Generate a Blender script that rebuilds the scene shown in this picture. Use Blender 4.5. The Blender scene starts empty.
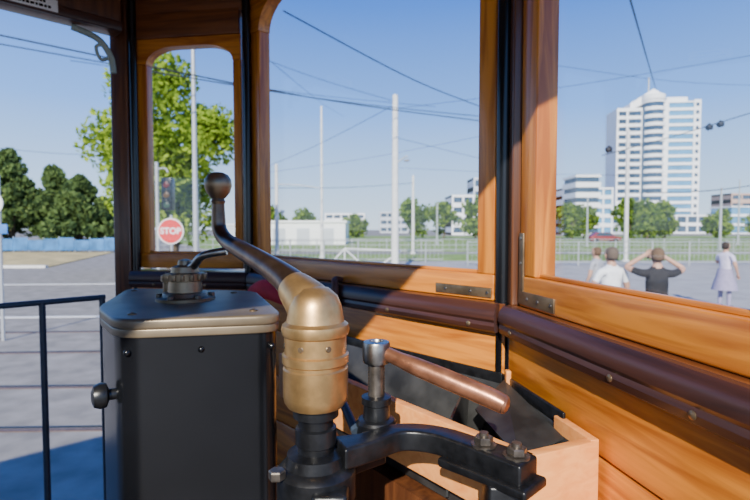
import bpy, bmesh, math, random
from mathutils import Vector, Matrix
random.seed(7)
H = 2.05          # eye height above the street (m)
D = bpy.data

# ------------------------------------------------------------------ materials
def nt(name):
    m = D.materials.new(name); m.use_nodes = True
    n = m.node_tree.nodes; l = m.node_tree.links
    return m, n, l, n["Principled BSDF"]

def mat(name, col, rough=0.5, metal=0.0, var=0.12, scale=20, bump=0.0, coat=0.0, col2=None, emis=0):
    m, n, l, b = nt(name)
    tc = n.new("ShaderNodeTexCoord"); nz = n.new("ShaderNodeTexNoise")
    nz.inputs["Scale"].default_value = scale; nz.inputs["Detail"].default_value = 6
    l.new(tc.outputs["Object"], nz.inputs["Vector"])
    r = n.new("ShaderNodeValToRGB")
    a = [max(0, c*(1-var)) for c in col]; c2 = col2 if col2 else [min(1, c*(1+var)) for c in col]
    r.color_ramp.elements[0].color = (*a, 1); r.color_ramp.elements[1].color = (*c2, 1)
    r.color_ramp.elements[0].position = .35; r.color_ramp.elements[1].position = .68
    l.new(nz.outputs["Fac"], r.inputs["Fac"]); l.new(r.outputs["Color"], b.inputs["Base Color"])
    b.inputs["Roughness"].default_value = rough; b.inputs["Metallic"].default_value = metal
    b.inputs["Coat Weight"].default_value = coat
    if bump:
        bp = n.new("ShaderNodeBump"); bp.inputs["Strength"].default_value = bump; bp.inputs["Distance"].default_value = .002
        l.new(nz.outputs["Fac"], bp.inputs["Height"]); l.new(bp.outputs["Normal"], b.inputs["Normal"])
    return m

def wood(name, c1, c2, grain='x', rough=.35, coat=.3, s=1.0):
    m, n, l, b = nt(name)
    tc = n.new("ShaderNodeTexCoord"); mp = n.new("ShaderNodeMapping")
    sc = {'x': (2.2, 30, 30), 'z': (30, 30, 2.2), 'y': (30, 2.2, 30)}[grain]
    mp.inputs["Scale"].default_value = [v*s for v in sc]
    l.new(tc.outputs["Object"], mp.inputs["Vector"])
    nz = n.new("ShaderNodeTexNoise"); nz.inputs["Scale"].default_value = 1.6; nz.inputs["Detail"].default_value = 8
    nz.inputs["Distortion"].default_value = .8
    l.new(mp.outputs["Vector"], nz.inputs["Vector"])
    r = n.new("ShaderNodeValToRGB")
    r.color_ramp.elements[0].color = (*c2, 1); r.color_ramp.elements[1].color = (*c1, 1)
    r.color_ramp.elements[0].position = .33; r.color_ramp.elements[1].position = .62
    l.new(nz.outputs["Fac"], r.inputs["Fac"]); l.new(r.outputs["Color"], b.inputs["Base Color"])
    bp = n.new("ShaderNodeBump"); bp.inputs["Strength"].default_value = .2; bp.inputs["Distance"].default_value = .001
    l.new(nz.outputs["Fac"], bp.inputs["Height"]); l.new(bp.outputs["Normal"], b.inputs["Normal"])
    b.inputs["Roughness"].default_value = rough; b.inputs["Coat Weight"].default_value = coat
    b.inputs["Coat Roughness"].default_value = .15
    return m

def glassmat():
    m = D.materials.new("window_glass"); m.use_nodes = True
    n = m.node_tree.nodes; l = m.node_tree.links; n.clear()
    o = n.new("ShaderNodeOutputMaterial"); mx = n.new("ShaderNodeMixShader")
    t = n.new("ShaderNodeBsdfTransparent"); t.inputs["Color"].default_value = (.98, .985, .985, 1)
    g = n.new("ShaderNodeBsdfGlossy"); g.inputs["Roughness"].default_value = .02
    nz = n.new("ShaderNodeTexNoise"); nz.inputs["Scale"].default_value = 3
    mr = n.new("ShaderNodeMapRange"); mr.inputs["To Min"].default_value = .03; mr.inputs["To Max"].default_value = .045
    l.new(nz.outputs["Fac"], mr.inputs["Value"]); l.new(mr.outputs["Result"], mx.inputs["Fac"])
    l.new(t.outputs[0], mx.inputs[1]); l.new(g.outputs[0], mx.inputs[2]); l.new(mx.outputs[0], o.inputs["Surface"])
    return m

def leafmat(name, c):
    m = D.materials.new(name); m.use_nodes = True
    n = m.node_tree.nodes; l = m.node_tree.links; n.clear()
    o = n.new("ShaderNodeOutputMaterial"); mx = n.new("ShaderNodeMixShader"); mx.inputs["Fac"].default_value = .45
    d = n.new("ShaderNodeBsdfDiffuse"); t = n.new("ShaderNodeBsdfTranslucent")
    tc = n.new("ShaderNodeTexCoord"); nz = n.new("ShaderNodeTexNoise"); nz.inputs["Scale"].default_value = .8
    l.new(tc.outputs["Object"], nz.inputs["Vector"])
    r = n.new("ShaderNodeValToRGB"); r.color_ramp.elements[0].color = (*[x*.6 for x in c], 1); r.color_ramp.elements[1].color = (*[min(1, x*1.3) for x in c], 1)
    l.new(nz.outputs["Fac"], r.inputs["Fac"]); l.new(r.outputs[0], d.inputs["Color"]); l.new(r.outputs[0], t.inputs["Color"])
    l.new(d.outputs[0], mx.inputs[1]); l.new(t.outputs[0], mx.inputs[2]); l.new(mx.outputs[0], o.inputs["Surface"])
    return m

OR1, OR2 = (.66, .235, .026), (.36, .098, .010)
M = dict(
 wx=wood("varnished_wood_h", OR1, OR2, 'x'), wz=wood("varnished_wood_v", OR1, OR2, 'z'),
 wbrown=wood("brown_wood_v", (.13, .045, .016), (.06, .020, .009), 'z'),
 wbrownx=wood("brown_wood_h", (.20, .066, .018), (.095, .028, .009), 'x'),
 rail=wood("dark_rail_wood", (.062, .022, .014), (.024, .010, .008), 'x', rough=.38, coat=.15),
 ceil=wood("ceiling_wood", (.35, .14, .05), (.2, .07, .025), 'x'),
 black=mat("black_paint", (.0045, .005, .0065), .22, 0, .3, 5, .04),
 iron=mat("black_iron", (.009, .0095, .011), .34, .15, .4, 60, .35),
 sheet=mat("black_sheet_steel", (.04, .04, .04), .45, .3, .5, 14, .3),
 steel=mat("worn_steel", (.36, .34, .31), .33, 1, .3, 50, .3),
 dsteel=mat("dark_steel", (.14, .12, .10), .36, .8, .4, 60, .4),
 brass=mat("aged_brass", (.56, .345, .14), .36, .85, .18, 45, .2),
 brassd=mat("dark_brass", (.24, .17, .10), .38, .8, .3, 25, .3),
 bronze=mat("bronze_arm", (.17, .11, .075), .3, .9, .35, 25, .2),
 copper=mat("copper_grip", (.36, .155, .085), .30, .7, .4, 35, .3),
 plate=mat("controller_top_bronze", (.20, .155, .10), .40, .5, .3, 9, .15),
 tan=wood("tan_box_wood", (.84, .35, .10), (.74, .265, .065), 'x', rough=.5, coat=0, s=1.4),
 glass=glassmat(),
 green=mat("green_grey_paint", (.30, .36, .33), .5),
 white=mat("white_paint", (.75, .76, .76), .5, 0, .05),
 concrete=mat("pole_concrete", (.68, .68, .66), .8, 0, .08, 6),
 galv=mat("galvanised_steel", (.42, .44, .46), .45, .3, .1),
 wire=mat("wire_black", (.02, .022, .03), .6),
 red=mat("sign_red", (.65, .02, .02), .4, 0, .05),
 redcloth=mat("red_cloth", (.6, .02, .03), .8, 0, .2),
 leather=mat("brown_leather", (.09, .035, .02), .6, 0, .2, 40, .3),
 gate=mat("gate_blue_grey", (.035, .05, .075), .4),
 floor=wood("floor_boards", (.10, .07, .05), (.05, .035, .025), 'x', rough=.7, coat=0),
 cream=mat("tram_body_cream", (.7, .6, .4), .4, 0, .05),
)

# ------------------------------------------------------------------ mesh helpers
class E:
    """top-level empty that parents the parts of one real object"""
    def __init__(s, name, loc=(0, 0, 0), rz=0):
        s.o = D.objects.new(name, None); bpy.context.collection.objects.link(s.o)
        s.o.empty_display_size = .05
        s.o.location = loc; s.o.rotation_euler = (0, 0, rz)
def link(name, me, mats, par=None, smooth=None):
    for m in (mats if isinstance(mats, (list, tuple)) else [mats]): me.materials.append(m)
    if smooth is not None:
        for p in me.polygons: p.use_smooth = True
        me.set_sharp_from_angle(angle=math.radians(smooth))
    o = D.objects.new(name, me); bpy.context.collection.objects.link(o)
    if par is not None: o.parent = par.o if isinstance(par, E) else par
    return o
def bmfin(bm, name, m, par, smooth=None):
    bmesh.ops.recalc_face_normals(bm, faces=bm.faces)
    me = D.meshes.new(name); bm.to_mesh(me); bm.free()
    return link(name, me, m, par, smooth)
def box(name, x0, x1, y0, y1, z0, z1, m, par=None, bev=0.0, rot=None):
    bm = bmesh.new(); bmesh.ops.create_cube(bm, size=1)
    for v in bm.verts:
        v.co = Vector(((x0+x1)/2+v.co.x*(x1-x0), (y0+y1)/2+v.co.y*(y1-y0), (z0+z1)/2+v.co.z*(z1-z0)))
    if bev: bmesh.ops.bevel(bm, geom=bm.edges[:], offset=bev, segments=3, profile=.5, affect='EDGES')
    if rot is not None:
        c = Vector(((x0+x1)/2, (y0+y1)/2, (z0+z1)/2))
        bmesh.ops.rotate(bm, verts=bm.verts, cent=c, matrix=rot)
    return bmfin(bm, name, m, par, 35 if bev else None)
def prism(name, pts, z0, z1, m, par=None, bev=0.0, axis='z'):
    """extrude a plan polygon (x,y) in z, or an elevation polygon (x,z) along y"""
    bm = bmesh.new()
    f = (lambda p, h: (p[0], p[1], h)) if axis == 'z' else (lambda p, h: (p[0], h, p[1]))
    a = [bm.verts.new(f(p, z0)) for p in pts]; b = [bm.verts.new(f(p, z1)) for p in pts]
    n = len(pts)
    bm.faces.new(a); bm.faces.new(b[::-1])
    for i in range(n): bm.faces.new((a[i], b[i], b[(i+1) % n], a[(i+1) % n]))
    bmesh.ops.recalc_face_normals(bm, faces=bm.faces)
    if bev:
        bmesh.ops.bevel(bm, geom=[e for e in bm.edges if abs(e.calc_face_angle(0)) > .5], offset=bev, segments=3, profile=.5, affect='EDGES')
    return bmfin(bm, name, m, par, 35)
def lathe(name, prof, c, m, par=None, axis=(0, 0, 1), seg=40, smooth=35):
    bm = bmesh.new(); q = Vector((0, 0, 1)).rotation_difference(Vector(axis).normalized())
    c = Vector(c); rings = []
    for r, z in prof:
        rings.append([bm.verts.new(c+q @ Vector((max(r, 1e-4)*math.cos(2*math.pi*i/seg), max(r, 1e-4)*math.sin(2*math.pi*i/seg), z))) for i in range(seg)])
    for a, b in zip(rings, rings[1:]):
        for i in range(seg): bm.faces.new((a[i], a[(i+1) % seg], b[(i+1) % seg], b[i]))
    bm.faces.new(rings[0]); bm.faces.new(rings[-1])
    return bmfin(bm, name, m, par, smooth)
def cyl(name, p0, p1, r, m, par=None, seg=24, bev=0.0):
    p0 = Vector(p0); p1 = Vector(p1); L = (p1-p0).length
    pr = [(r-bev, 0), (r, bev), (r, L-bev), (r-bev, L)] if bev else [(r, 0), (r, L)]
    return lathe(name, pr, p0, m, par, p1-p0, seg)
def smoothpts(pts, rad, n=6):
    P = [Vector(p) for p in pts]; out = []; ro = []
    for i in range(len(P)-1):
        p0 = P[max(i-1, 0)]; p1 = P[i]; p2 = P[i+1]; p3 = P[min(i+2, len(P)-1)]
        for k in range(n):
            t = k/n
            out.append(.5*((2*p1)+(p2-p0)*t+(2*p0-5*p1+4*p2-p3)*t*t+(3*p1-p0-3*p2+p3)*t**3))
            ro.append(rad[i]+(rad[i+1]-rad[i])*t)
    out.append(P[-1]); ro.append(rad[-1]); return out, ro
def sweep(name, pts, rad, m, par=None, seg=12, smooth=True, n=6):
    if not isinstance(rad, (list, tuple)): rad = [rad]*len(pts)
    if smooth and len(pts) > 2: pts, rad = smoothpts(pts, rad, n)
    P = [Vector(p) for p in pts]; bm = bmesh.new(); rings = []
    t = (P[1]-P[0]).normalized(); nrm = t.orthogonal().normalized()
    for i, p in enumerate(P):
        t2 = (P[min(i+1, len(P)-1)]-P[max(i-1, 0)]).normalized()
        nrm = (t.rotation_difference(t2) @ nrm).normalized(); t = t2; bn = t.cross(nrm)
        rings.append([bm.verts.new(p+rad[i]*(math.cos(2*math.pi*k/seg)*nrm+math.sin(2*math.pi*k/seg)*bn)) for k in range(seg)])
    for a, b in zip(rings, rings[1:]):
        for i in range(seg): bm.faces.new((a[i], a[(i+1) % seg], b[(i+1) % seg], b[i]))
    bm.faces.new(rings[0]); bm.faces.new(rings[-1])
    return bmfin(bm, name, m, par, 50)
def strip(name, pts, w, z0, z1, m, par=None, bev=.004):
    P, W = smoothpts([(p[0], p[1], 0) for p in pts], w if isinstance(w, list) else [w]*len(pts), 5)
    L, R = [], []
    for i, p in enumerate(P):
        t = (P[min(i+1, len(P)-1)]-P[max(i-1, 0)]).normalized(); nn = Vector((-t.y, t.x, 0))*W[i]/2
        L.append((p+nn)[:2]); R.append((p-nn)[:2])
    return prism(name, L+R[::-1], z0, z1, m, par, bev)
def S(ax, el, d):  # surveyed bearing (1/500 tangent units) and distance -> world position
    return (ax*d/500, d, H+el*d/500)
def hexnut(name, c, r, h, m, par, axis=(0, 0, 1)):
    return lathe(name, [(r*.9, 0), (r, h*.12), (r, h*.85), (r*.86, h)], c, m, par, axis, 6, 20)

# ------------------------------------------------------------------ cab shell
LL = Vector((-.91, 1.87, 0)); L = Vector((-.45, 1.80, 0)); R = Vector((.275, 1.04, 0)); R2 = Vector((.396, .44, 0))
def ang(a, b): return math.atan2(b.y-a.y, b.x-a.x)
def frame(name, a, b): return E(name, (a.x, a.y, H), ang(a, b))

def casement(e, x0, x1, z0, z1, sl, sr, bh, zs, zt, rx, y0, y1):
    xi0, xi1 = x0+sl, x1-sr; rz = zt-zs
    box("bottom_rail", x0, x1, y0, y1, z0, z0+bh, M['wx'], e, .004)
    box("stile_a", x0, xi0, y0+.001, y1, z0+bh, zs, M['wz'], e, .004)
    box("stile_b", xi1, x1, y0+.001, y1, z0+bh, zs, M['wz'], e, .004)
    pts = [(x0, z1), (x1, z1), (x1, zs), (xi1, zs)]
    pts += [(xi1-rx+rx*math.cos(a), zs+rz*math.sin(a)) for a in [math.pi/2*k/8 for k in range(1, 9)]]
    pts += [(xi0+rx-rx*math.sin(a), zs+rz*math.cos(a)) for a in [math.pi/2*k/8 for k in range(0, 9)]]
    pts += [(x0, zs)]
    prism("arched_head", pts, y0, y1, M['wx'], e, 0, 'y')
    ym = (y0+y1)/2+.006
    box("bead", xi0-.001, xi1+.001, y0+.012, y0+.022, z0+bh, z0+bh+.008, M['wx'], e, .002)
    box("pane", xi0-.005, xi1+.005, ym, ym+.003, z0+bh-.005, z1-.02, M['glass'], e)

# front (centre) window
wf = frame("window_1", L, R)
casement(wf, -.030, 1.010, -.158, .88, .078, .045, .057, .69, .79, .14, .014, .06)
for x in (.88, .95, .995): lathe("plate_screw", [(.004, 0), (.003, .0015)], (x, .0105, -.141), M['steel'], wf, (0, -1, 0), 12)
box("corner_plate", .85, 1.005, .0108, .015, -.152, -.130, M['brassd'], wf, .001)
# narrow left window
wl = frame("window_2", LL, L)
casement(wl, -.005, .425, -.15, .78, .058, .032, .055, .61, .67, .11, .03, .07)
# right window
wr = frame("window_3", R, R2)
casement(wr, .030, .60, -.158, .88, .060, .05, .062, .70, .80, .1, .012, .058)
box("corner_plate_upright", .034, .052, .0085, .013, -.152, -.01, M['brassd'], wr, .001)
box("corner_plate_flat", .034, .165, .0082, .013, -.152, -.126, M['brassd'], wr, .001)
for x, z in ((.043, -.02), (.043, -.07), (.07, -.139), (.11, -.139), (.155, -.139)):
    lathe("plate_screw", [(.004, 0), (.0028, .0015)], (x, .0082, z), M['steel'], wr, (0, -1, 0), 12)

# walls below the rail + headers above
def wall(name, a, b, x0, x1, ztop):
    e = frame(name, a, b)
    zs = [-.205, -.345, -.50, -.655, -.81, -.965, -1.12, -1.30]
    for i in range(len(zs)-1):
        box("board_%d" % i, x0, x1, .0, .045, zs[i+1]+.003, zs[i], M['wx'], e, .004)
    box("backing", x0, x1, .02, .05, -1.3, -.2, M['wbrownx'], e)
    box("sill", x0, x1, -.002, .075, -.2055, -.159, M['wbrownx'], e)
    box("header", x0, x1, .02, .085, ztop, .95, M['wbrownx'], e, .004)
    return e
wall_f = wall("wall_front", L, R, .0, 1.045, .88)
wall_l = wall("wall_left", LL, L, -.01, .46, .78)
box("arch_board", -.005, .425, .018, .029, .70, .79, M['wbrownx'], wall_l, .003)
wall_r = wall("wall_right", R, R2, .01, .61, .88)
# rails
def rail(name, a, b, x0, x1, screws):
    e = frame(name, a, b)
    prof = [(-.020, -.168), (-.012, -.160), (.03, -.1585), (.03, -.218), (-.016, -.220), (-.021, -.216), (-.023, -.206), (-.021, -.198), (-.024, -.192), (-.024, -.178)]
    bm = bmesh.new(); A = [bm.verts.new((x0, y, z)) for y, z in prof]; B = [bm.verts.new((x1, y, z)) for y, z in prof]
    bm.faces.new(A); bm.faces.new(B[::-1])
    for i in range(len(prof)): bm.faces.new((A[i], B[i], B[(i+1) % len(prof)], A[(i+1) % len(prof)]))
    bmfin(bm, "moulding", M['rail'], e, 25)
    for x in screws: lathe("screw", [(.0055, 0), (.0055, .001), (.003, .0025)], (x, -.0225, -.207), M['brassd'], e, (0, -1, 0), 14)
rail("trim_1", L, R, .01, 1.035, (.45, .72, .97))
rail("trim_2", LL, L, .0, .455, (.1, .3))
rail("trim_3", R, R2, .012, .61, (.06, .36, .50))
# posts
def post(name, x, y, w, m, tube=None):
    e = E(name, (x, y, H))
    box("shaft", -w, w, -w, w, -1.3, .95, m, e, .006, None)
    if tube: cyl("conduit", (tube[0], tube[1], -1.3), (tube[0], tube[1], .95), tube[2], M['black'], e)
    return e
p1 = post("corner_post", R.x+.024, R.y+.035, .021, M['wbrown'], (-.026, -.012, .0165))
box("mullion_cover", -.02, .018, -.055, -.01, -.16, .95, M['wbrown'], p1, .004, None)
p2 = post("corner_post", L.x-.005, L.y+.035, .021, M['black'], (.0, -.032, .013))
p3 = post("door_post", LL.x-.035, LL.y+.03, .032, M['wbrown'], (.048, -.02, .014))
# ceiling / floor / door header
bk = Vector((-.724, -.690, 0)); RB = R2+Vector((.03, -.03, 0))+bk*1.9
plan = [(-.98, 1.93), (-.45, 1.90), (.37, 1.08), (.47, .40), (RB.x, RB.y), (-2.33, .62)]
prism("ceiling", plan, H+.95, H+1.0, M['ceil'])
prism("floor", plan, H-1.36, H-1.30, M['floor'])
sd = Vector((-.72, -.69, 0)).normalized(); outw = Vector((-.69, .72, 0)).normalized()
LQ = LL+sd*.03
side = E("door_1", (LQ.x, LQ.y, H), math.atan2(sd.y, sd.x))
box("door_header", .0, 1.8, -.035, .035, .70, .95, M['wbrown'], side, .006)
box("header_moulding", .0, 1.8, .03, .05, .70, .735, M['rail'], side, .006)
sweep("corner_bracket", [(.02, 0, .56), (.03, 0, .62), (.07, 0, .67), (.15, 0, .69)], .011, M['green'], side)
sweep("corner_scroll", [(.02, 0, .62), (.06, 0, .60), (.075, 0, .64), (.05, 0, .655)], .006, M['green'], side)
box("rear_post", 1.80, 1.88, -.04, .04, -1.3, .95, M['wbrown'], side, .006)
RQ = R2+Vector((.02, -.02, 0))
side2 = E("door_2", (RQ.x, RQ.y, H), math.atan2(bk.y, bk.x))
box("door_header", .0, 1.85, -.03, .03, .70, .95, M['wbrown'], side2, .006)
# notice plate on the header
np_ = E("notice_plate", (LQ.x, LQ.y, H), math.atan2(sd.y, sd.x))
box("plate", .20, .36, .0505, .054, .706, .745, M['white'], np_, .002)
for k, (xa, xb) in enumerate(((.22, .34), (.235, .325))):
    x = xa
    while x < xb-.008:
        w_ = .006+random.random()*.008; box("lettering", x, x+w_, .0535, .0548, .713+k*.015, .721+k*.015, M['black'], np_); x += w_+.003
# rear bulkhead
ba, bb = Vector((RB.x, RB.y, 0)), Vector((-2.33, .62, 0))
wb = E("wall_back", (ba.x, ba.y, H), ang(ba, bb)); LB = (bb-ba).length
box("lower_panel", 0, LB, -.02, .02, -1.3, -.1, M['wbrownx'], wb, .004)
box("upper_band", 0, LB, -.02, .02, .6, .95, M['wbrownx'], wb, .004)
for x in (0, LB*.33, LB*.66, LB-.09): box("mullion", x, x+.09, -.02, .02, -.1, .6, M['wbrown'], wb, .004)
# rest of the tram: roof and saloon behind the platform
tm = E("tram_saloon", (ba.x, ba.y, 0), ang(ba, bb))
W_ = LB
box("side_sheet_a", -.03, .03, .05, 6, .55, 1.75, M['cream'], tm, .01); box("side_sheet_b", W_-.03, W_+.03, .05, 6, .55, 1.75, M['cream'], tm, .01)
for k in range(6):
    for xx in (0, W_): box("window_post", xx-.03, xx+.03, .05+k*1.17, .15+k*1.17, 1.75, 2.7, M['wbrown'], tm)
for xx in (0, W_): box("cant_rail", xx-.03, xx+.03, .05, 6, 2.6, 3.0, M['cream'], tm, .01)
prism("saloon_roof", [(-.08, .05), (W_+.08, .05), (W_+.08, 6), (-.08, 6)], 3.0, 3.12, M['galv'], tm, .03)
box("underframe", .1, W_-.1, .05, 6, .3, .6, M['iron'], tm)
for yy in (1.2, 4.4):
    for xx in (.25, W_-.3): lathe("wheel", [(.1, -.06), (.4, -.06), (.42, -.04), (.38, .0), (.38, .06), (.1, .06)], (xx, yy, .38), M['iron'], tm, (1, 0, 0))
prism("platform_roof", [(p[0]*1.03, p[1]*1.03) for p in plan], 3.051, 3.13, M['galv'])
# side gate
gate = E("platform_gate", (LQ.x, LQ.y, H), math.atan2(sd.y, sd.x))
cyl("top_bar", (.06, -.02, -.252), (1.75, -.02, -.252), .010, M['gate'], gate, 14)
cyl("low_bar", (.06, -.02, -1.2), (1.75, -.02, -1.2), .010, M['gate'], gate, 14)
for x in (.07, .255, .6, .95, 1.3): cyl("upright", (x, -.02, -1.3), (x, -.02, -.252), .0105, M['gate'], gate, 14)
step = E("running_board", (LQ.x, LQ.y, H), math.atan2(sd.y, sd.x))
box("tread", .1, 1.5, -.38, -.05, -1.66, -1.63, M['floor'], step, .005)
for x in (.3, 1.2): box("hanger", x, x+.04, -.1, -.06, -1.64, -1.36, M['iron'], step)

# ------------------------------------------------------------------ controller
def rpoly(pts, r, n=6):
    out = []; N = len(pts)
    for i in range(N):
        p = Vector(pts[i]); a = (Vector(pts[i-1])-p).normalized(); b = (Vector(pts[(i+1) % N])-p).normalized()
        s, e = p+a*r, p+b*r
        for k in range(n+1):
            t = k/n; out.append(tuple((1-t)**2*s+2*t*(1-t)*p+t*t*e))
    return out
def inset(pts, k):
    c = Vector((sum(p[0] for p in pts)/len(pts), sum(p[1] for p in pts)/len(pts)))
    return [tuple(c+(Vector(p)-c)*k) for p in pts]
cq = [(-.645, 1.30), (-.30, 1.25), (-.165, .90), (-.442, .842), (-.555, .99)]
ctl = E("tram_controller", (0, 0, H))
prism("body", rpoly(inset(cq, .96), .04), -1.3, -.182, M['black'], ctl)
prism("top_lip", rpoly(inset(cq, .99), .05), -.190, -.174, M['plate'], ctl, .003)
prism("top_plate", rpoly(cq, .05), -.176, -.156, M['plate'], ctl, .006)
prism("base_plinth", rpoly(inset(cq, 1.0), .04), -1.3, -1.22, M['iron'], ctl, .004)
a_, b_ = Vector(inset(cq, .96)[2]), Vector(inset(cq, .96)[3])
dirf = (b_-a_).normalized(); fn = Vector((dirf.y*-1, dirf.x))
if fn.y > 0: fn = -fn
for t in (.05, .5, .95):
    for z in (-.215, -.6, -1.1):
        p = a_.lerp(b_, t); lathe("rivet", [(.006, 0), (.005, .002), (.002, .004)], (p.x, p.y, z), M['black'], ctl, (fn.x, fn.y, 0), 12)
lathe("latch_knob", [(.010, -.01), (.010, .012), (.021, .016), (.023, .026), (.019, .036), (.008, .04)], (-.462, .882, -.295), M['iron'], ctl, (-.8, -.5, 0), 24)
cc = (-.415, 1.09)
lathe("reverser_base", [(.062, -.158), (.062, -.150), (.05, -.147), (.046, -.140), (.036, -.138), (.034, -.115), (.041, -.113), (.041, -.098), (.030, -.096), (.028, -.084), (.016, -.080), (.014, -.070), (.004, -.067)], (*cc, 0), M['brassd'], ctl)
for k in range(6):
    a = k*math.pi/3+.3; hexnut("flange_bolt", (cc[0]+.054*math.cos(a), cc[1]+.054*math.sin(a), -.150), .007, .009, M['dsteel'], ctl)
for k in range(14):
    a = k*math.pi/7; box("ratchet_tooth", cc[0]+.041*math.cos(a)-.004, cc[0]+.041*math.cos(a)+.004, cc[1]+.041*math.sin(a)-.004, cc[1]+.041*math.sin(a)+.004, -.112, -.099, M['brassd'], ctl, .001)
sweep("reverser_lever", [(cc[0]-.01, cc[1], -.088), (cc[0]+.02, cc[1]-.01, -.082), (cc[0]+.05, cc[1]-.03, -.058), (cc[0]+.10, cc[1]-.03, -.048)], [.012, .010, .008, .009], M['steel'], ctl)
lathe("pawl_post", [(.012, -.158), (.012, -.12), (.016, -.118), (.016, -.105), (.005, -.10)], (-.46, 1.11, 0), M['brassd'], ctl, seg=20)
for x, y in ((-.60, 1.24), (-.34, 1.20), (-.23, .94), (-.44, .90)):
    lathe("cover_screw", [(.008, -.157), (.008, -.154), (.004, -.152)], (x, y, 0), M['brassd'], ctl, seg=16)

# ------------------------------------------------------------------ brake crank with ball knob
hx, hy = -.078, .65
bc = E("brake_crank", (0, 0, H))
lathe("brass_hub", [(.030, -.234), (.037, -.232), (.041, -.226), (.0425, -.218), (.0425, -.182), (.0405, -.180), (.0405, -.176), (.0435, -.174), (.0435, -.164), (.0405, -.162), (.0405, -.14), (.043, -.138), (.0445, -.132), (.043, -.125), (.038, -.121), (.036, -.112), (.034, -.10), (.029, -.088), (.018, -.078), (.004, -.075)], (hx, hy, 0), M['brass'], bc, seg=56)
for a in (200, 250, 300):
    a = math.radians(a); lathe("hub_pin", [(.004, 0), (.003, .001)], (hx+.0405*math.cos(a), hy+.0405*math.sin(a), -.151), M['brassd'], bc, (math.cos(a), math.sin(a), 0), 12)
sweep("neck", [(hx+.006, hy-.004, -.118), (hx-.012, hy+.012, -.098), (hx-.035, hy+.036, -.080)], [.033, .031, .023], M['brass'], bc, 32)
sweep("arm", [(hx-.022, hy+.024, -.090), (-.125, .70, -.071), (-.165, .745, -.053), (-.21, .795, -.036), (-.248, .84, -.022), (-.266, .858, -.004), (-.269, .861, .020), (-.269, .861, .052)], [.026, .0195, .0165, .0145, .013, .0125, .0115, .010], M['bronze'], bc, 28)
lathe("knob", [(.010, .040), (.012, .046), (.010, .050), (.014, .054), (.020, .062), (.0232, .073), (.022, .083), (.017, .091), (.009, .095), (.001, .096)], (-.269, .861, 0), M['brassd'], bc, seg=40)
col = E("brake_column", (0, 0, H))
lathe("spindle", [(.024, -.315), (.024, -.285), (.027, -.283), (.027, -.262), (.023, -.260), (.023, -.248), (.030, -.246), (.030, -.233)], (hx, hy, 0), M['iron'], col)
lathe("collar", [(.050, -.36), (.052, -.355), (.052, -.318), (.047, -.312), (.040, -.310), (.038, -.296), (.024, -.293)], (hx, hy, 0), M['iron'], col, seg=48)
lathe("column_tube", [(.06, -1.3), (.06, -1.28), (.036, -1.26), (.036, -.35), (.046, -.35)], (hx, hy, 0), M['black'], col)
hexnut("clamp_nut", (hx+.02, hy-.062, -.345), .013, .012, M['dsteel'], col, (0.2, -1, 0))
cyl("clamp_stud", (hx+.02, hy-.04, -.345), (hx+.022, hy-.08, -.345), .006, M['dsteel'], col)
box("clamp_lug", hx+.0, hx+.045, hy-.06, hy-.02, -.365, -.325, M['iron'], col, .006)
hexnut("clamp_nut_b", (hx-.045, hy-.035, -.315), .011, .012, M['dsteel'], col)
strip("bracket_arm", [(hx+.03, hy), (-.01, .668), (.035, .70), (.085, .692), (.13, .655), (.188, .597)], [.05, .034, .032, .034, .036, .044], -.312, -.283, M['iron'], col)
strip("bracket_flange", [(.10, .68), (.15, .635), (.195, .59)], [.05, .052, .056], -.322, -.309, M['iron'], col)
for x, y in ((.142, .642), (.176, .61)):
    lathe("washer", [(.0165, -.284), (.0165, -.281)], (x, y, 0), M['dsteel'], col, seg=24)
    hexnut("bolt", (x, y, -.281), .0125, .010, M['dsteel'], col)
    cyl("bolt_end", (x, y, -.272), (x, y, -.266), .006, M['dsteel'], col, 14)
strip("link_arm", [(hx+.02, hy+.02), (-.035, .70), (.0, .735)], [.04, .036, .05], -.345, -.312, M['iron'], col)
box("column_strut", .14, .185, .60, .64, -1.3, -.318, M['iron'], col, .004, None)

# ------------------------------------------------------------------ copper-gripped lever
lv = E("brake_release_lever", (0, 0, H)); sx, sy = .002, .735
lathe("boss", [(.028, -.32), (.030, -.315), (.030, -.288), (.027, -.284), (.020, -.282), (.019, -.262), (.022, -.260), (.022, -.25), (.012, -.248)], (sx, sy, 0), M['iron'], lv)
lathe("threaded_shaft", [(.0115+(.0012 if k % 2 else 0), -.25+k*.0022) for k in range(26)], (sx, sy, 0), M['dsteel'], lv, seg=24, smooth=60)
lathe("eye", [(.010, -.200), (.019, -.199), (.0205, -.195), (.0205, -.172), (.019, -.168), (.011, -.167), (.010, -.170), (.001, -.170)], (sx, sy, 0), M['steel'], lv, seg=36)
sweep("copper_handle", [(sx+.014, sy-.006, -.184), (.035, .718, -.190), (.058, .706, -.197), (.10, .687, -.210), (.15, .665, -.226), (.171, .655, -.234)], [.010, .0105, .0128, .0138, .0138, .0128], M['copper'], lv, 28)
lathe("handle_end", [(.0128, 0), (.0115, .004), (.006, .007), (.001, .0078)], (.171, .655, -.234), M['copper'], lv, (.028, -.013, -.008), 28)
hexnut("side_bolt", (sx-.012, sy-.03, -.30), .011, .014, M['dsteel'], lv, (-.3, -1, 0))
sweep("pull_rod", [(sx-.03, sy-.01, -.30), (-.06, .80, -.27), (-.12, .90, -.24)], .007, M['gate'], lv)

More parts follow.
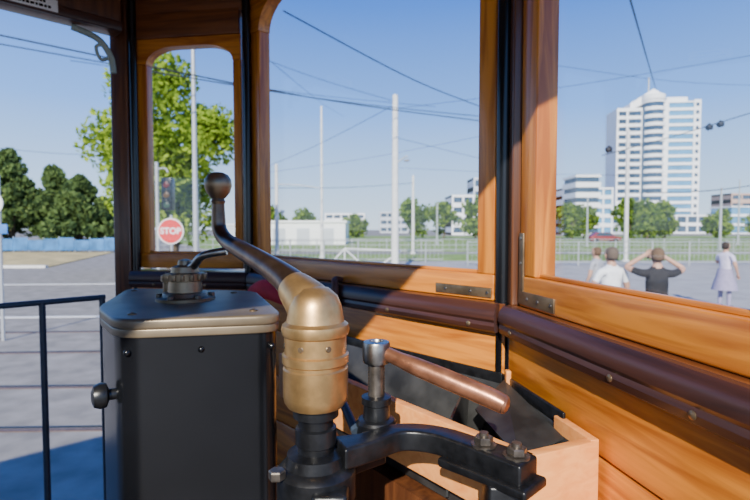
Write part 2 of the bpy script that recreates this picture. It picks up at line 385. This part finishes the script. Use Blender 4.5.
# ------------------------------------------------------------------ sand box (tray under the window)
sb = E("sand_hopper", (0, 0, H))
A = Vector((.208, .668)); B = Vector((.330, .722)); C = Vector((.262, 1.02)); Dp = Vector((-.24, 1.235)); F = Vector((-.20, 1.50))
def wallp(name, p, q, th, z0, z1, m, par, bev=.002):
    t = (q-p).normalized(); nn = Vector((-t.y, t.x))*th
    return prism(name, [tuple(p), tuple(q), tuple(q+nn), tuple(p+nn)], z0, z1, m, par, bev)
wallp("front_board", Dp, A, .018, -.42, -.312, M['tan'], sb)
wallp("end_board", A, B, .018, -.45, -.312, M['tan'], sb)
wallp("back_lip", B, Vector((.31, .82)), .014, -.45, -.310, M['tan'], sb)
def quad(name, pts, m, par, th=.003):
    bm = bmesh.new(); bm.faces.new([bm.verts.new(p) for p in pts])
    me_ = bmfin(bm, name, m, par); md = me_.modifiers.new("th", 'SOLIDIFY'); md.thickness = th; return me_
z1, z2 = -.322, -.47
inn = [A+Vector((.0, .02)), B+Vector((-.01, .01)), C, F, Dp+Vector((.01, .015))]
mid = Vector((.1, .95))
low = [mid+(p-mid)*.55 for p in inn]
for i in range(5):
    j = (i+1) % 5
    quad("hopper_side_%d" % i, [(*inn[i], z1), (*inn[j], z1), (*low[j], z2), (*low[i], z2)], M['sheet'], sb)
quad("hopper_bottom", [(*p, z2) for p in low], M['sheet'], sb)
wallp("divider", Vector((.12, .80)), Vector((.20, 1.05)), .004, -.44, -.322, M['sheet'], sb, 0)
quad("hinged_flap", [(.215, .73, -.345), (.30, .78, -.335), (.262, 1.0, -.31), (.19, .93, -.345)], M['sheet'], sb, .004)
for k in range(4):
    lathe("flap_rivet", [(.006, 0), (.004, .003)], (.225+.015*k, .78+.045*k, -.338), M['dsteel'], sb, seg=12)
wallp("wall_strip", F, C, .006, -.345, -.300, M['iron'], sb)
wallp("wall_strip_right", C, Vector((.305, .80)), .006, -.345, -.300, M['iron'], sb)
box("hook", .262, .272, .985, 1.0, -.33, -.285, M['tan'], sb, .002)
prism("support_box", [(-.1, 1.1), (.15, .78), (.25, .80), (.22, 1.0), (-.08, 1.3)], -1.3, -.48, M['wbrown'], sb)
# lower shelf
sh = E("wooden_shelf", (R.x, R.y, H), ang(R, R2))
box("board", .12, .60, -.10, -.001, -.475, -.455, M['wx'], sh, .004)
box("apron", .12, .60, -.016, -.001, -.56, -.475, M['wbrownx'], sh, .003)

# strap and red cloth on the rail
st = frame("leather_strap", L, R)
sweep("loop", [(.50, .012, -.150), (.50, -.012, -.147), (.52, -.030, -.165), (.53, -.033, -.225)], [.007, .009, .011, .009], M['leather'], st, 16)
rc = frame("red_signal_flag", L, R)
sweep("rolled_cloth", [(.13, -.06, -.215), (.22, -.07, -.195), (.33, -.065, -.215)], [.024, .032, .022], M['redcloth'], rc, 18)
cyl("stick", (.08, -.055, -.22), (.42, -.062, -.218), .006, M['wx'], rc, 10)

# ------------------------------------------------------------------ outdoors
asph = mat("asphalt", (.20, .19, .175), .9, 0, .12, 2.5, .3, col2=(.28, .265, .245))
grass = mat("grass", (.19, .30, .06), .95, 0, .3, .6)
dry = mat("dry_grass", (.45, .36, .16), .95, 0, .3, .8)
pav = mat("pavement", (.36, .355, .35), .9, 0, .12, 1.2)
def slab(name, pts, z, m):
    return prism(name, pts, z[0], z[1], m)
slab("ground", [(-400, -30), (400, -30), (400, 600), (-400, 600)], (-.2, 0), asph)
slab("grass_verge", [(-14, 44), (200, 44), (260, 130), (-60, 130)], (-.02, .04), grass)
slab("dry_grass_verge", [(-60, 24.5), (-17, 26), (-22, 42), (-80, 42)], (-.02, .05), dry)
slab("plaza_pavement", [(1, 6), (60, 6), (60, 31), (-12, 31), (1, 22)], (-.02, .012), pav)
slab("lawn_strip", [(-12, 31.5), (60, 31.5), (60, 39), (-12, 39)], (-.02, .03), grass)
tr = E("tram_track", (0, 0, 0))
rust = mat("rail_steel", (.17, .11, .085), .5, .4, .2)
for d, a in ((5.0, .05), (6.4, .06), (8.3, .08), (10.0, .09)):
    prism("rail_bar", [(-30, d-a*20), (-2.0, d), (-2.0, d+.07), (-30, d+.07-a*20)], .0, .008, rust, tr)
    prism("groove", [(-30, d+.10-a*20), (-2.0, d+.10), (-2.0, d+.14), (-30, d+.14-a*20)], .0, .006, M['iron'], tr)
ln = E("road_marking", (0, 0, 0))
prism("stop_line", [(-30, 9.9), (-4.2, 11.6), (-4.2, 11.75), (-30, 10.07)], .0, .009, M['white'], ln)
prism("lane_line", [(-20, 17.5), (-6, 18.5), (-6, 18.7), (-20, 17.7)], .0, .009, M['white'], ln)
kb = E("kerb_stone", (0, 0, 0))
prism("kerb", [(-60, 24.2), (-17, 25.7), (-17, 25.95), (-60, 24.5)], 0, .13, M['concrete'], kb)

# trees
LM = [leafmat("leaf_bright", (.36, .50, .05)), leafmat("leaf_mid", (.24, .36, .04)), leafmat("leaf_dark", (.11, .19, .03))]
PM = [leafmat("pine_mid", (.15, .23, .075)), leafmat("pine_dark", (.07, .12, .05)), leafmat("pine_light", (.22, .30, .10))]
bark = mat("bark", (.10, .075, .05), .9, 0, .3, 8, .5)
def tree(name, x, y, h, r, zc0, n, ls, mats, cone=False, nb=16):
    e = E(name, (x, y, 0.0))
    sweep("trunk", [(0, 0, 0), (.1*r, 0, h*.35), (-.05*r, .05, h*.85)], [h*.022+.03, h*.017+.02, .03], bark, e, 10)
    blobs = []
    for k in range(nb):
        t = random.random() if not cone else (k+.5)/nb
        z = zc0+(h-zc0)*(.1+.8*t)
        rr = r*math.sin(math.pi*(.15+.72*t))*.75 if not cone else r*(1-t)**.7*.85+.1
        a = random.random()*6.28; q = rr*random.random()**.4
        br = r*(.28+.25*random.random()) if not cone else r*(.15+.22*(1-t))
        blobs.append((q*math.cos(a), q*math.sin(a), z, br))
        if k < 8: sweep("branch_%d" % k, [(0, 0, z*.6), (q*math.cos(a)*.6, q*math.sin(a)*.6, z*.8), (q*math.cos(a), q*math.sin(a), z)], [.07, .05, .02], bark, e, 6, n=3)
    V, Fc, MI = [], [], []
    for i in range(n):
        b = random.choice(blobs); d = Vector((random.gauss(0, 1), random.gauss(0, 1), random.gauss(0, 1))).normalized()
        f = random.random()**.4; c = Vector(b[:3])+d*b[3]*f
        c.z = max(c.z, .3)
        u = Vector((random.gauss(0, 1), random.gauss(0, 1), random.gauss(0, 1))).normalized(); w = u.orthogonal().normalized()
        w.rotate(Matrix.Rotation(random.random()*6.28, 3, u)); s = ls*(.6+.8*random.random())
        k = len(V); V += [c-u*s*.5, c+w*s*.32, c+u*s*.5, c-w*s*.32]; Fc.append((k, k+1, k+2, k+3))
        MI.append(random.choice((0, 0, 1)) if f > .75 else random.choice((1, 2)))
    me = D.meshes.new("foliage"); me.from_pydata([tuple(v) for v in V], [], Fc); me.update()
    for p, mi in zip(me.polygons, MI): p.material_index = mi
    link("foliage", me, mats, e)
    return e
tree("deciduous_tree", -9.0, 22, 9.0, 3.2, 1.6, 15000, .24, LM)
tree("deciduous_tree", -11.4, 25, 7.2, 2.0, 2.2, 5000, .24, LM)
tree("pine_tree", -33.6, 46, 9.8, 3.5, .9, 10000, .42, PM, True, 44)
tree("pine_tree", -30.0, 47, 8.3, 3.3, .7, 10000, .42, PM, True, 40)
tree("pine_tree", -27.2, 46, 7.2, 3.1, .7, 9000, .42, PM, True, 36)
tree("pine_tree", -25.4, 47, 5.2, 2.2, .7, 6000, .42, PM, True, 28)
tree("pine_tree", -38.0, 47, 9.0, 3.6, .9, 8000, .42, PM, True, 36)
far = [(-100, 95, 5.5, 3.5), (-85, 100, 5, 3), (-58, 90, 6, 3), (-20, 100, 6.5, 3), (-14, 98, 5.8, 3), (7, 92, 7.5, 3.6), (13, 95, 6.6, 3), (18, 90, 7.8, 3.3),
       (36, 92, 6.8, 3.3), (39.5, 95, 6, 3), (45.5, 90, 7.5, 3.5), (50, 92, 6.8, 3.4), (55, 95, 6.4, 3.4), (66, 96, 5.5, 3), (-4, 105, 5, 3), (72, 92, 5.2, 3.4)]
for x, y, h, r in far: tree("roadside_tree", x, y, h, r, .8, 1500, .75, [LM[1], LM[2], PM[0]])

# street furniture
def pole(name, ax, d, top_el, r0, r1, m):
    e = E(name, (ax*d/500, d, 0)); h = H+top_el*d/500
    lathe("shaft", [(r0*1.8, 0), (r0*1.8, .12), (r0, .16), (r1, h), (r1*.4, h+.05)], (0, 0, 0), m, e, seg=16)
    return e, h
e, h = pole("catenary_mast", 20, 22, 131, .17, .12, M['concrete'])
sweep("cross_arm", [(0, 0, h*.62), (.45, -.1, h*.66), (.55, -.1, h*.655)], .03, M['galv'], e, 8)
lathe("lamp_head", [(.02, 0), (.12, .04), (.14, .1), (.03, .13)], (.5, -.1, h*.63), M['galv'], e, seg=16)
e, h = pole("catenary_mast", -53, 34, 120, .11, .07, M['concrete'])
e, h = pole("catenary_mast", -98, 30, 63, .13, .10, M['concrete'])
sweep("cross_arm", [(0, 0, h*.8), (1.4, 0, h*.79), (2.6, 0, h*.76)], .035, M['galv'], e, 8)
e, h = pole("catenary_mast", 38, 40, 52, .12, .10, M['concrete'])
e, h = pole("catenary_mast", -179, 17.5, 182, .10, .07, M['galv'])
e, h = pole("catenary_mast", 251, 30, 97, .12, .09, M['concrete'])
e, h = pole("catenary_mast", 345, 45, 40, .12, .09, M['galv'])
e, h = pole("catenary_mast", 62, 60, 25, .12, .09, M['galv'])
e, h = pole("catenary_mast", 212, 55, 30, .10, .08, M['galv'])
e, h = pole("catenary_mast", 363, 60, 48, .12, .08, M['galv'])
# stop sign
ss = E("stop_sign", (-204*11.5/500, 11.5, 0))
cyl("post", (0, .03, 0), (0, .03, 2.35), .03, M['galv'], ss, 14)
lathe("disc_back", [(.30, 0), (.30, .012)], (0, 0, 1.98), M['white'], ss, (0, -1, 0), 48)
lathe("disc_red", [(.272, .012), (.272, .016)], (0, 0, 1.98), M['red'], ss, (0, -1, 0), 48)
c = D.curves.new("stop_text", 'FONT'); c.body = "STOP"; c.size = .2; c.align_x = 'CENTER'; c.align_y = 'CENTER'; c.extrude = .002; c.offset = .006
to = D.objects.new("stop_text", c); bpy.context.collection.objects.link(to); to.location = (0, -.020, 1.98); to.rotation_euler = (math.pi/2, 0, 0)
to.parent = ss.o; c.materials.append(M['white'])
# traffic light
tl = E("traffic_light", (-206*14/500, 14, 0))
cyl("post", (-.35, .1, 0), (-.35, .1, 3.9), .05, M['galv'], tl, 14)
sweep("bracket", [(-.35, .1, 3.7), (-.1, .05, 3.72), (0, 0, 3.6)], .025, M['galv'], tl, 8)
box("housing", -.15, .15, -.12, .12, 2.55, 3.45, M['black'], tl, .03)
for k, cl in enumerate(((.02, .05, .03), (.08, .04, .01), (.09, .01, .01))):
    lathe("lens_%d" % k, [(.10, 0), (.09, .02), (.02, .035)], (0, -.12, 2.7+k*.28), mat("lens_%d" % k, cl, .3), tl, (0, -1, 0), 24)
    sweep("visor_%d" % k, [(-.11, -.2, 2.72+k*.28), (0, -.2, 2.83+k*.28), (.11, -.2, 2.72+k*.28)], .015, M['black'], tl, 6)
rs = E("road_sign", (-375*9/500, 9, 0))
cyl("post", (-.02, .03, 0), (-.02, .03, 3.0), .03, M['galv'], rs, 14)
lathe("disc", [(.2, 0), (.2, .012)], (-.12, 0, 2.5), M['white'], rs, (0, -1, 0), 40)
box("panel", -.25, .14, -.01, .01, 1.95, 2.12, mat("sign_blue", (.05, .2, .55), .4), rs, .004)

# fences
def fence(name, x0, x1, y, h, m, step=2.0, bars=.25, z=0, bt=.02):
    e = E(name, (0, y, z))
    for zz in (.2, h*.55, h): cyl("rail", (x0, 0, zz), (x1, 0, zz), .028, m, e, 6)
    x = x0
    while x <= x1+.01: cyl("post", (x, 0, 0), (x, 0, h+.06), .04, m, e, 8); x += step
    bm = bmesh.new(); x = x0
    while x <= x1:
        mtx = Matrix.Translation((x, 0, (h+.2)/2)) @ Matrix.Diagonal((bt, bt, h-.2, 1)); bmesh.ops.create_cube(bm, size=1, matrix=mtx); x += bars
    bmfin(bm, "bars", m, e); return e
fence("street_fence", -9, 4, 29.5, 1.3, M['galv'], z=.012, bt=.015)
fence("street_fence", 5, 34, 27, 1.3, M['galv'], z=.012, bt=.015)
fence("street_fence", -20, 60, 43.2, 1.1, M['galv'], 3, .6)
bn = E("barrier_frame", (-.2, 23, .012))
for a, b in (((-2.2, 0, 0), (-1.2, 0, 1.1)), ((-1.2, 0, 1.1), (0, 0, 0)), ((0, 0, 0), (1.4, 0, 1.0)), ((-1.2, 0, 1.1), (1.4, 0, 1.0)), ((-1.2, 0, 0), (-1.2, 0, 1.1))):
    cyl("tube", a, b, .035, M['white'], bn, 8)

# buildings
bw = mat("facade_white", (.86, .87, .88), .7, 0, .02, .2)
bg = mat("facade_glass", (.045, .08, .13), .2, .1, .25, .15)
bb2 = mat("facade_blue_glass", (.12, .32, .52), .15, .2, .2, .1)
bgr = mat("facade_grey", (.50, .54, .60), .7, 0, .05, .2)
def building(name, x0, x1, y0, y1, h, floors, band, mw, mg, fin=0, rz=0):
    cx, cy = (x0+x1)/2, (y0+y1)/2; e = E(name, (cx, cy, 0), rz); a, b = (x1-x0)/2, (y1-y0)/2
    box("glazing", -a+.4, a-.4, -b+.4, b-.4, 0, h-.5, mg, e)
    fh = h/floors
    for k in range(floors+1):
        z = k*fh; box("floor_band_%d" % k, -a, a, -b, b, max(0, z-fh*band/2), min(h, z+fh*band/2), mw, e)
    if fin:
        n = int((x1-x0)/fin)
        for k in range(n+1):
            x = -a+k*(2*a-.5)/n; box("pier_%d" % k, x, x+.5, -b-.05, b+.05, 0, h, mw, e)
    return e
# slender white tower: banded left wing, curved balcony bay, glazed right wing
t1 = E("residential_tower", (105.5, 206, 0), math.radians(-6))
wing = [(-8.6, -6), (1.2, -6), (1.2, 6), (-8.6, 6)]
prism("left_glazing", inset(wing, .95), 0, 49, bg, t1)
for k in range(17):
    z = k*49/16; prism("left_band_%d" % k, wing, max(0, z-.65), z+.65, bw, t1)
for x in (-8.7, -5.0, .6): box("left_pier", x, x+.7, -6.06, 6.06, 0, 49.5, bw, t1)
bay = [(1.2, -4.5)]+[(5.4-4.2*math.cos(a), -5.0-4.0*math.sin(a)) for a in [math.pi*k/12 for k in range(13)]]+[(9.6, 5.5), (1.2, 5.5)]
prism("bay_glazing", inset(bay, .88), 0, 52, bg, t1)
for k in range(18):
    z = k*52/17; prism("balcony_%d" % k, bay, max(0, z-.65), z+.65, bw, t1)
box("stair_recess", .9, 2.0, -6.6, -5.0, 0, 50, bg, t1)
prism("bay_crown", bay, 52, 54.5, bw, t1)
prism("sloped_crown", [(-3, 49.5), (9.6, 54.5), (9.6, 55.2), (5.8, 57.5), (2.0, 55.0), (-3, 52)], -4.0, 5.5, bw, t1, 0, 'y')
cyl("antenna", (5.5, 0, 57), (5.5, 0, 63), .35, M['galv'], t1, 8)
t2 = building("residential_tower", 116.2, 131, 203, 214, 53, 17, .34, bw, bb2, 0, math.radians(-6))
for x in (-7.4, 4.8): box("edge_pier", x, x+2.6, -5.7, 5.7, 0, 53.5, bw, t2)
for k in range(17): box("side_window_%d" % k, 5.5, 6.7, -5.8, -5.6, k*53/17+1.0, k*53/17+2.4, bg, t2)
box("roof_box", -5, 3, -4, 4, 53, 55, bw, t2)
building("low_office", 100, 128, 186, 194, 7, 2, .35, bw, bg, 4)
building("low_office", 128, 160, 180, 192, 10, 3, .25, bw, bb2)
building("apartment_block", 61, 76, 160, 175, 15, 5, .4, bw, bb2, 3)
building("apartment_block", 56, 63, 140, 150, 17, 6, .5, bw, bg)
building("apartment_block", 76, 88, 172, 184, 9, 3, .5, bgr, bg, 4)
building("apartment_block", 142, 175, 200, 212, 16, 5, .5, mat("facade_brick", (.50, .34, .27), .8), bg, 4)
building("apartment_block", 23, 36, 150, 165, 12, 4, .45, bw, bg, 3)
building("apartment_block", 33, 48, 168, 180, 19, 5, .45, bgr, bg, 4)
building("apartment_block", -48, -36, 190, 200, 9, 3, .5, bgr, bg)
building("apartment_block", -20, -4, 200, 210, 8, 3, .5, bw, bg, 3)
building("apartment_block", 2, 14, 210, 220, 9, 3, .5, bgr, bg, 3)
sheb = E("white_warehouse", (-8.5, 62, 0.04))
box("shell", -4.8, 4.8, 0, 8, 0, 2.8, bw, sheb); box("roof_edge", -5.0, 5.0, -.2, 8.2, 2.7, 2.95, bw, sheb)
for k in range(3): box("door_%d" % k, -4.2+k*3.0, -2.6+k*3.0, -.05, .02, 0, 2.0, bgr, sheb)
sh2 = E("site_cabin", (-17.5, 64, 0.04)); box("shell", -2.5, 2.5, 0, 3, 0, 2.4, bgr, sh2); box("roof", -2.6, 2.6, -.1, 3.1, 2.4, 2.55, bw, sh2)
ctb = mat("hoarding_blue", (.035, .16, .38), .7, 0, .3, 1.5)
hb = E("blue_fence", (-29, 42.5, 0))
for k in range(11):
    x = -7+k*1.3; hh = 1.15+.12*math.sin(k*2.1)
    box("panel_%d" % k, x, x+1.28, 0, .05, .15, hh, ctb, hb, .01); cyl("post_%d" % k, (x, .08, 0), (x, .08, hh+.1), .04, M['galv'], hb, 8)
def car(name, x, y, colr, z=0):
    e = E(name, (x, y, z)); m = mat(name+"_paint", colr, .25, .2, .03)
    prism("body", [(-2.1, .3), (2.1, .3), (2.15, .75), (1.2, .9), (.6, 1.42), (-1.1, 1.45), (-1.8, .95), (-2.15, .85)], -.85, .85, m, e, .05, 'y')
    prism("side_glass", [(1.05, .92), (.52, 1.35), (-1.0, 1.37), (-1.6, .95)], -.87, .87, bg, e, 0, 'y')
    for wx in (-1.3, 1.3):
        for wy in (-.75, .75): cyl("wheel", (wx, wy-.12, .32), (wx, wy+.12, .32), .32, M['black'], e, 20)
car("parked_car", 20, 75, (.6, .6, .62), .04); car("parked_car", 32, 70, (.3, .05, .05), .04)

# overhead wires
ow = E("overhead_wires", (0, 0, 0))
def wire(a, b, r=.016, sag=.15):
    a, b = Vector(S(*a)), Vector(S(*b)); mdl = (a+b)/2-Vector((0, 0, sag))
    sweep("wire", [a, mdl, b], r, M['wire'], ow, 6, n=5)
wire((-90, 213, 9), (110, 118, 16), .014); wire((-420, 200, 13), (130, 103, 24), .022, .3); wire((-420, 190, 13.5), (130, 108, 25), .017, .3)
wire((-300, 165, 15), (60, 120, 26), .010); wire((20, 122, 22), (-110, 60, 34), .014); wire((20, 125, 22), (-170, 190, 18), .010)
wire((-380, 80, 30), (-255, 73, 36), .014); wire((20, 118, 22), (400, 175, 18), .009); wire((-110, 170, 12), (-30, 110, 34), .007)
wire((245, 240, 8), (277, 138, 24), .018, .02); wire((225, 72, 20), (385, 118, 17), .016, .05); wire((270, 35, 25), (400, 46, 25), .024)
wire((180, 160, 15), (400, 140, 16), .006); wire((20, 90, 22), (180, 55, 40), .012); wire((300, 52, 40), (20, 60, 40), .012)
wire((-105, 40, 30), (38, 45, 40), .018); wire((-110, 55, 30), (110, 92, 26), .009)
for a_x, el in ((331, 100), (342, 103), (232, 78)):
    p = Vector(S(a_x, el, 17.5)); lathe("insulator", [(.03, -.12), (.10, -.08), (.10, 0), (.13, .04), (.04, .12)], p, M['wire'], ow, (.6, 0, .3), 12)

# ------------------------------------------------------------------ people
SK = mat("skin", (.52, .29, .20), .55, 0, .06); SHOE = mat("shoe", (.03, .03, .03), .6)
def person(name, x, y, rz, shirt, pants, hairc, arms, hs=1.0, skirt=False, bald=False, sleeve=.55):
    e = E(name, (x, y, .012), rz); e.o.scale = (hs, hs, hs)
    J = {'pelvis': ((0, 0, .96), (.155, .115)), 'belly': ((0, .01, 1.12), (.145, .11)), 'chest': ((0, 0, 1.31), (.165, .115)),
         'nb': ((0, -.01, 1.45), (.085, .075)), 'neck': ((0, .0, 1.54), (.055, .055)), 'cran': ((0, .01, 1.62), (.06, .07))}
    Bn = [('pelvis', 'belly', 's'), ('belly', 'chest', 's'), ('chest', 'nb', 's'), ('nb', 'neck', 'k'), ('neck', 'cran', 'k')]
    for sg, t in ((-1, 'l'), (1, 'r')):
        el, wr_ = arms[t]
        J['sh'+t] = ((sg*.185, -.01, 1.42), (.062, .062)); J['el'+t] = (el, (.043, .043)); J['wr'+t] = (wr_, (.028, .024))
        hd = (Vector(wr_)-Vector(el)).normalized(); ha = Vector(wr_)+hd*.09; J['ha'+t] = (tuple(ha), (.036, .02))
        J['hi'+t] = ((sg*.095, 0, .88), (.095, .10)); J['kn'+t] = ((sg*.11, .02, .50), (.060, .062)); J['an'+t] = ((sg*.12, -.01, .10), (.042, .045)); J['to'+t] = ((sg*.14, .15, .045), (.042, .035))
        Bn += [('nb', 'sh'+t, 's'), ('sh'+t, 'el'+t, 'a'), ('el'+t, 'wr'+t, 'k'), ('wr'+t, 'ha'+t, 'k'), ('pelvis', 'hi'+t, 'p'), ('hi'+t, 'kn'+t, 'p'), ('kn'+t, 'an'+t, 'p'), ('an'+t, 'to'+t, 'o')]
    names = list(J); me = D.meshes.new("body_skel")
    me.from_pydata([J[n][0] for n in names], [(names.index(a), names.index(b)) for a, b, _ in Bn], [])
    o = D.objects.new("skel", me); bpy.context.collection.objects.link(o)
    sm = o.modifiers.new("skin", 'SKIN'); ss_ = o.modifiers.new("sub", 'SUBSURF'); ss_.levels = 2; ss_.render_levels = 2
    for i, n in enumerate(names):
        me.skin_vertices[0].data[i].radius = J[n][1]; me.skin_vertices[0].data[i].use_root = (n == 'pelvis')
    bpy.context.view_layer.update()
    dg = bpy.context.evaluated_depsgraph_get(); nm = bpy.data.meshes.new_from_object(o.evaluated_get(dg))
    D.objects.remove(o)
    nm.materials.clear()
    mi = {'s': 0, 'k': 1, 'p': 2, 'o': 3}
    for p in nm.polygons:
        cpt = p.center; best = (9, 0)
        for a, b, tg in Bn:
            pa, pb = Vector(J[a][0]), Vector(J[b][0]); t = max(0, min(1, (cpt-pa).dot(pb-pa)/(pb-pa).length_squared))
            d = (cpt-(pa+(pb-pa)*t)).length-(J[a][1][0]*(1-t)+J[b][1][0]*t)
            k = mi[tg] if tg != 'a' else (0 if t < sleeve else 1)
            if d < best[0]: best = (d, k)
        p.material_index = best[1]
    link("body", nm, [shirt, SK, pants, SHOE], e, 80)
    # head
    lathe_prof = [(.001, -.118), (.035, -.112), (.052, -.09), (.062, -.055), (.072, -.01), (.077, .03), (.072, .07), (.054, .1), (.028, .116), (.001, .12)]
    hz = 1.66
    hd_ = lathe("head", lathe_prof, (0, .015, hz), SK, e, seg=24, smooth=80)
    for v in hd_.data.vertices: v.co.y = .015+(v.co.y-.015)*1.18+(.01 if v.co.z > hz else .014)
    sweep("nose", [(0, .10, hz+.015), (0, .122, hz-.02), (0, .108, hz-.03)], [.008, .013, .011], SK, e, 8)
    for sg in (-1, 1):
        lathe("eye", [(.001, -.004), (.011, 0), (.001, .004)], (sg*.03, .098, hz+.01), SHOE, e, (0, 1, 0), 10)
        sweep("ear", [(sg*.076, .02, hz+.02), (sg*.088, .012, hz), (sg*.078, .02, hz-.03)], [.008, .011, .008], SK, e, 8)
    sweep("mouth", [(-.022, .092, hz-.058), (0, .099, hz-.058), (.022, .092, hz-.058)], .005, mat("lips", (.4, .12, .1), .5), e, 6)
    hr = lathe("hair", [(.070, -.06), (.080, -.02), (.085, .035), (.080, .078), (.060, .108), (.03, .126), (.001, .13)], (0, 0, hz), hairc, e, seg=24, smooth=80)
    for v in hr.data.vertices:
        v.co.y = v.co.y*1.15-.012
        if v.co.y > .02 and v.co.z < hz+.06: v.co.z = hz+.06+(v.co.z-hz-.06)*.15; v.co.x *= .93
    # hands: five fingers
    for t, sg in (('l', -1), ('r', 1)):
        w = Vector(J['wr'+t][0]); h_ = Vector(J['ha'+t][0]); dr = (h_-w).normalized(); sd_ = dr.cross(Vector((0, 1, 0)));
        sd_ = (sd_ if sd_.length > .1 else dr.cross(Vector((1, 0, 0)))).normalized(); cu = dr.cross(sd_)
        for k, ln_ in enumerate((.068, .078, .072, .055)):
            b0 = h_+sd_*(k-1.5)*.02-dr*.012
            sweep("finger_%d" % k, [b0, b0+dr*ln_*.5, b0+dr*ln_*.85+cu*.015, b0+dr*ln_+cu*.03], [.0095, .009, .008, .007], SK, e, 8, n=3)
        sweep("thumb", [w+dr*.03-sd_*.02, w+dr*.06-sd_*.045, w+dr*.09-sd_*.05+cu*.01], [.012, .011, .009], SK, e, 8, n=3)
    if skirt:
        lathe("skirt", [(.17, .93), (.165, 1.08), (.20, .9), (.26, .7), (.30, .52), (.29, .52), (.1, .9)], (0, 0, 0), pants, e, smooth=80)
    return e
def cloth(n, c): return mat(n, c, .85, 0, .1, 15)
down = {'l': ((-.26, .0, 1.14), (-.23, .12, .93)), 'r': ((.26, .0, 1.14), (.22, .14, .95))}
hair_d = cloth("hair_dark", (.03, .02, .015)); hair_g = cloth("hair_greybrown", (.12, .09, .07)); hair_b = cloth("hair_brown", (.12, .07, .04))
person("standing_man", 237*7.2/500, 7.2, .15, cloth("shirt_white", (.80, .82, .85)), cloth("jeans", (.06, .09, .16)), hair_g,
       {'l': ((-.29, .02, 1.18), (-.20, .20, 1.05)), 'r': ((.28, .02, 1.17), (.18, .2, 1.05))}, .99)
pm = person("photographing_man", 283*6.9/500, 6.9, -.25, cloth("shirt_black", (.018, .018, .022)), cloth("shorts_dark", (.05, .05, .06)), hair_b,
       {'l': ((-.38, .14, 1.50), (-.13, .20, 1.66)), 'r': ((.38, .14, 1.48), (.13, .20, 1.66))}, .99)
box("camera_body", -.07, .07, .24, .30, 1.62, 1.71, M['black'], pm, .01); cyl("camera_lens", (0, .30, 1.665), (0, .36, 1.665), .032, M['black'], pm)
person("standing_woman", 351*12.5/500, 12.5, -1.2, cloth("top_white_lilac", (.58, .54, .70)), cloth("skirt_lilac", (.30, .27, .40)), hair_d,
       {'l': ((-.28, .08, 1.22), (-.20, .28, 1.25)), 'r': ((.27, .0, 1.16), (.25, .12, .95))}, .95, True)
person("standing_woman", 222*10.5/500, 10.5, .6, cloth("top_grey", (.35, .36, .40)), cloth("trousers_dark", (.05, .05, .07)), hair_b, down, .92)

# ------------------------------------------------------------------ light, sky, camera
w = D.worlds.new("World"); bpy.context.scene.world = w; w.use_nodes = True
n = w.node_tree.nodes; l = w.node_tree.links; bgd = n["Background"]
tc = n.new("ShaderNodeTexCoord"); sp = n.new("ShaderNodeSeparateXYZ"); rp = n.new("ShaderNodeValToRGB")
l.new(tc.outputs["Generated"], sp.inputs[0]); l.new(sp.outputs["Z"], rp.inputs["Fac"]); l.new(rp.outputs["Color"], bgd.inputs["Color"])
cr = rp.color_ramp; cr.elements[0].position = 0; cr.elements[0].color = (.72, .88, 1.06, 1)
cr.elements[1].position = 1; cr.elements[1].color = (.03, .10, .42, 1)
for p, c in ((.08, (.50, .74, 1.08)), (.22, (.20, .46, 1.08)), (.40, (.06, .23, .84))):
    q = cr.elements.new(p); q.color = (*c, 1)
bgd.inputs["Strength"].default_value = 1.65
sl = D.lights.new("sun", 'SUN'); sl.energy = 9.5; sl.angle = math.radians(.6); sl.color = (1, .94, .82)
so = D.objects.new("sun", sl); bpy.context.collection.objects.link(so)
so.rotation_euler = Vector((-.15, -1, .60)).to_track_quat('Z', 'Y').to_euler(); so.location = (-3, -8, 9)
cam = D.cameras.new("camera"); cam.sensor_width = 36; cam.lens = 24; cam.clip_start = .02; cam.clip_end = 2000
cam.dof.use_dof = True; cam.dof.focus_distance = .70; cam.dof.aperture_fstop = 7.1
co = D.objects.new("camera", cam); bpy.context.collection.objects.link(co)
co.location = (0, 0, H); co.rotation_euler = (math.radians(90-2.5), 0, 0)
bpy.context.scene.camera = co
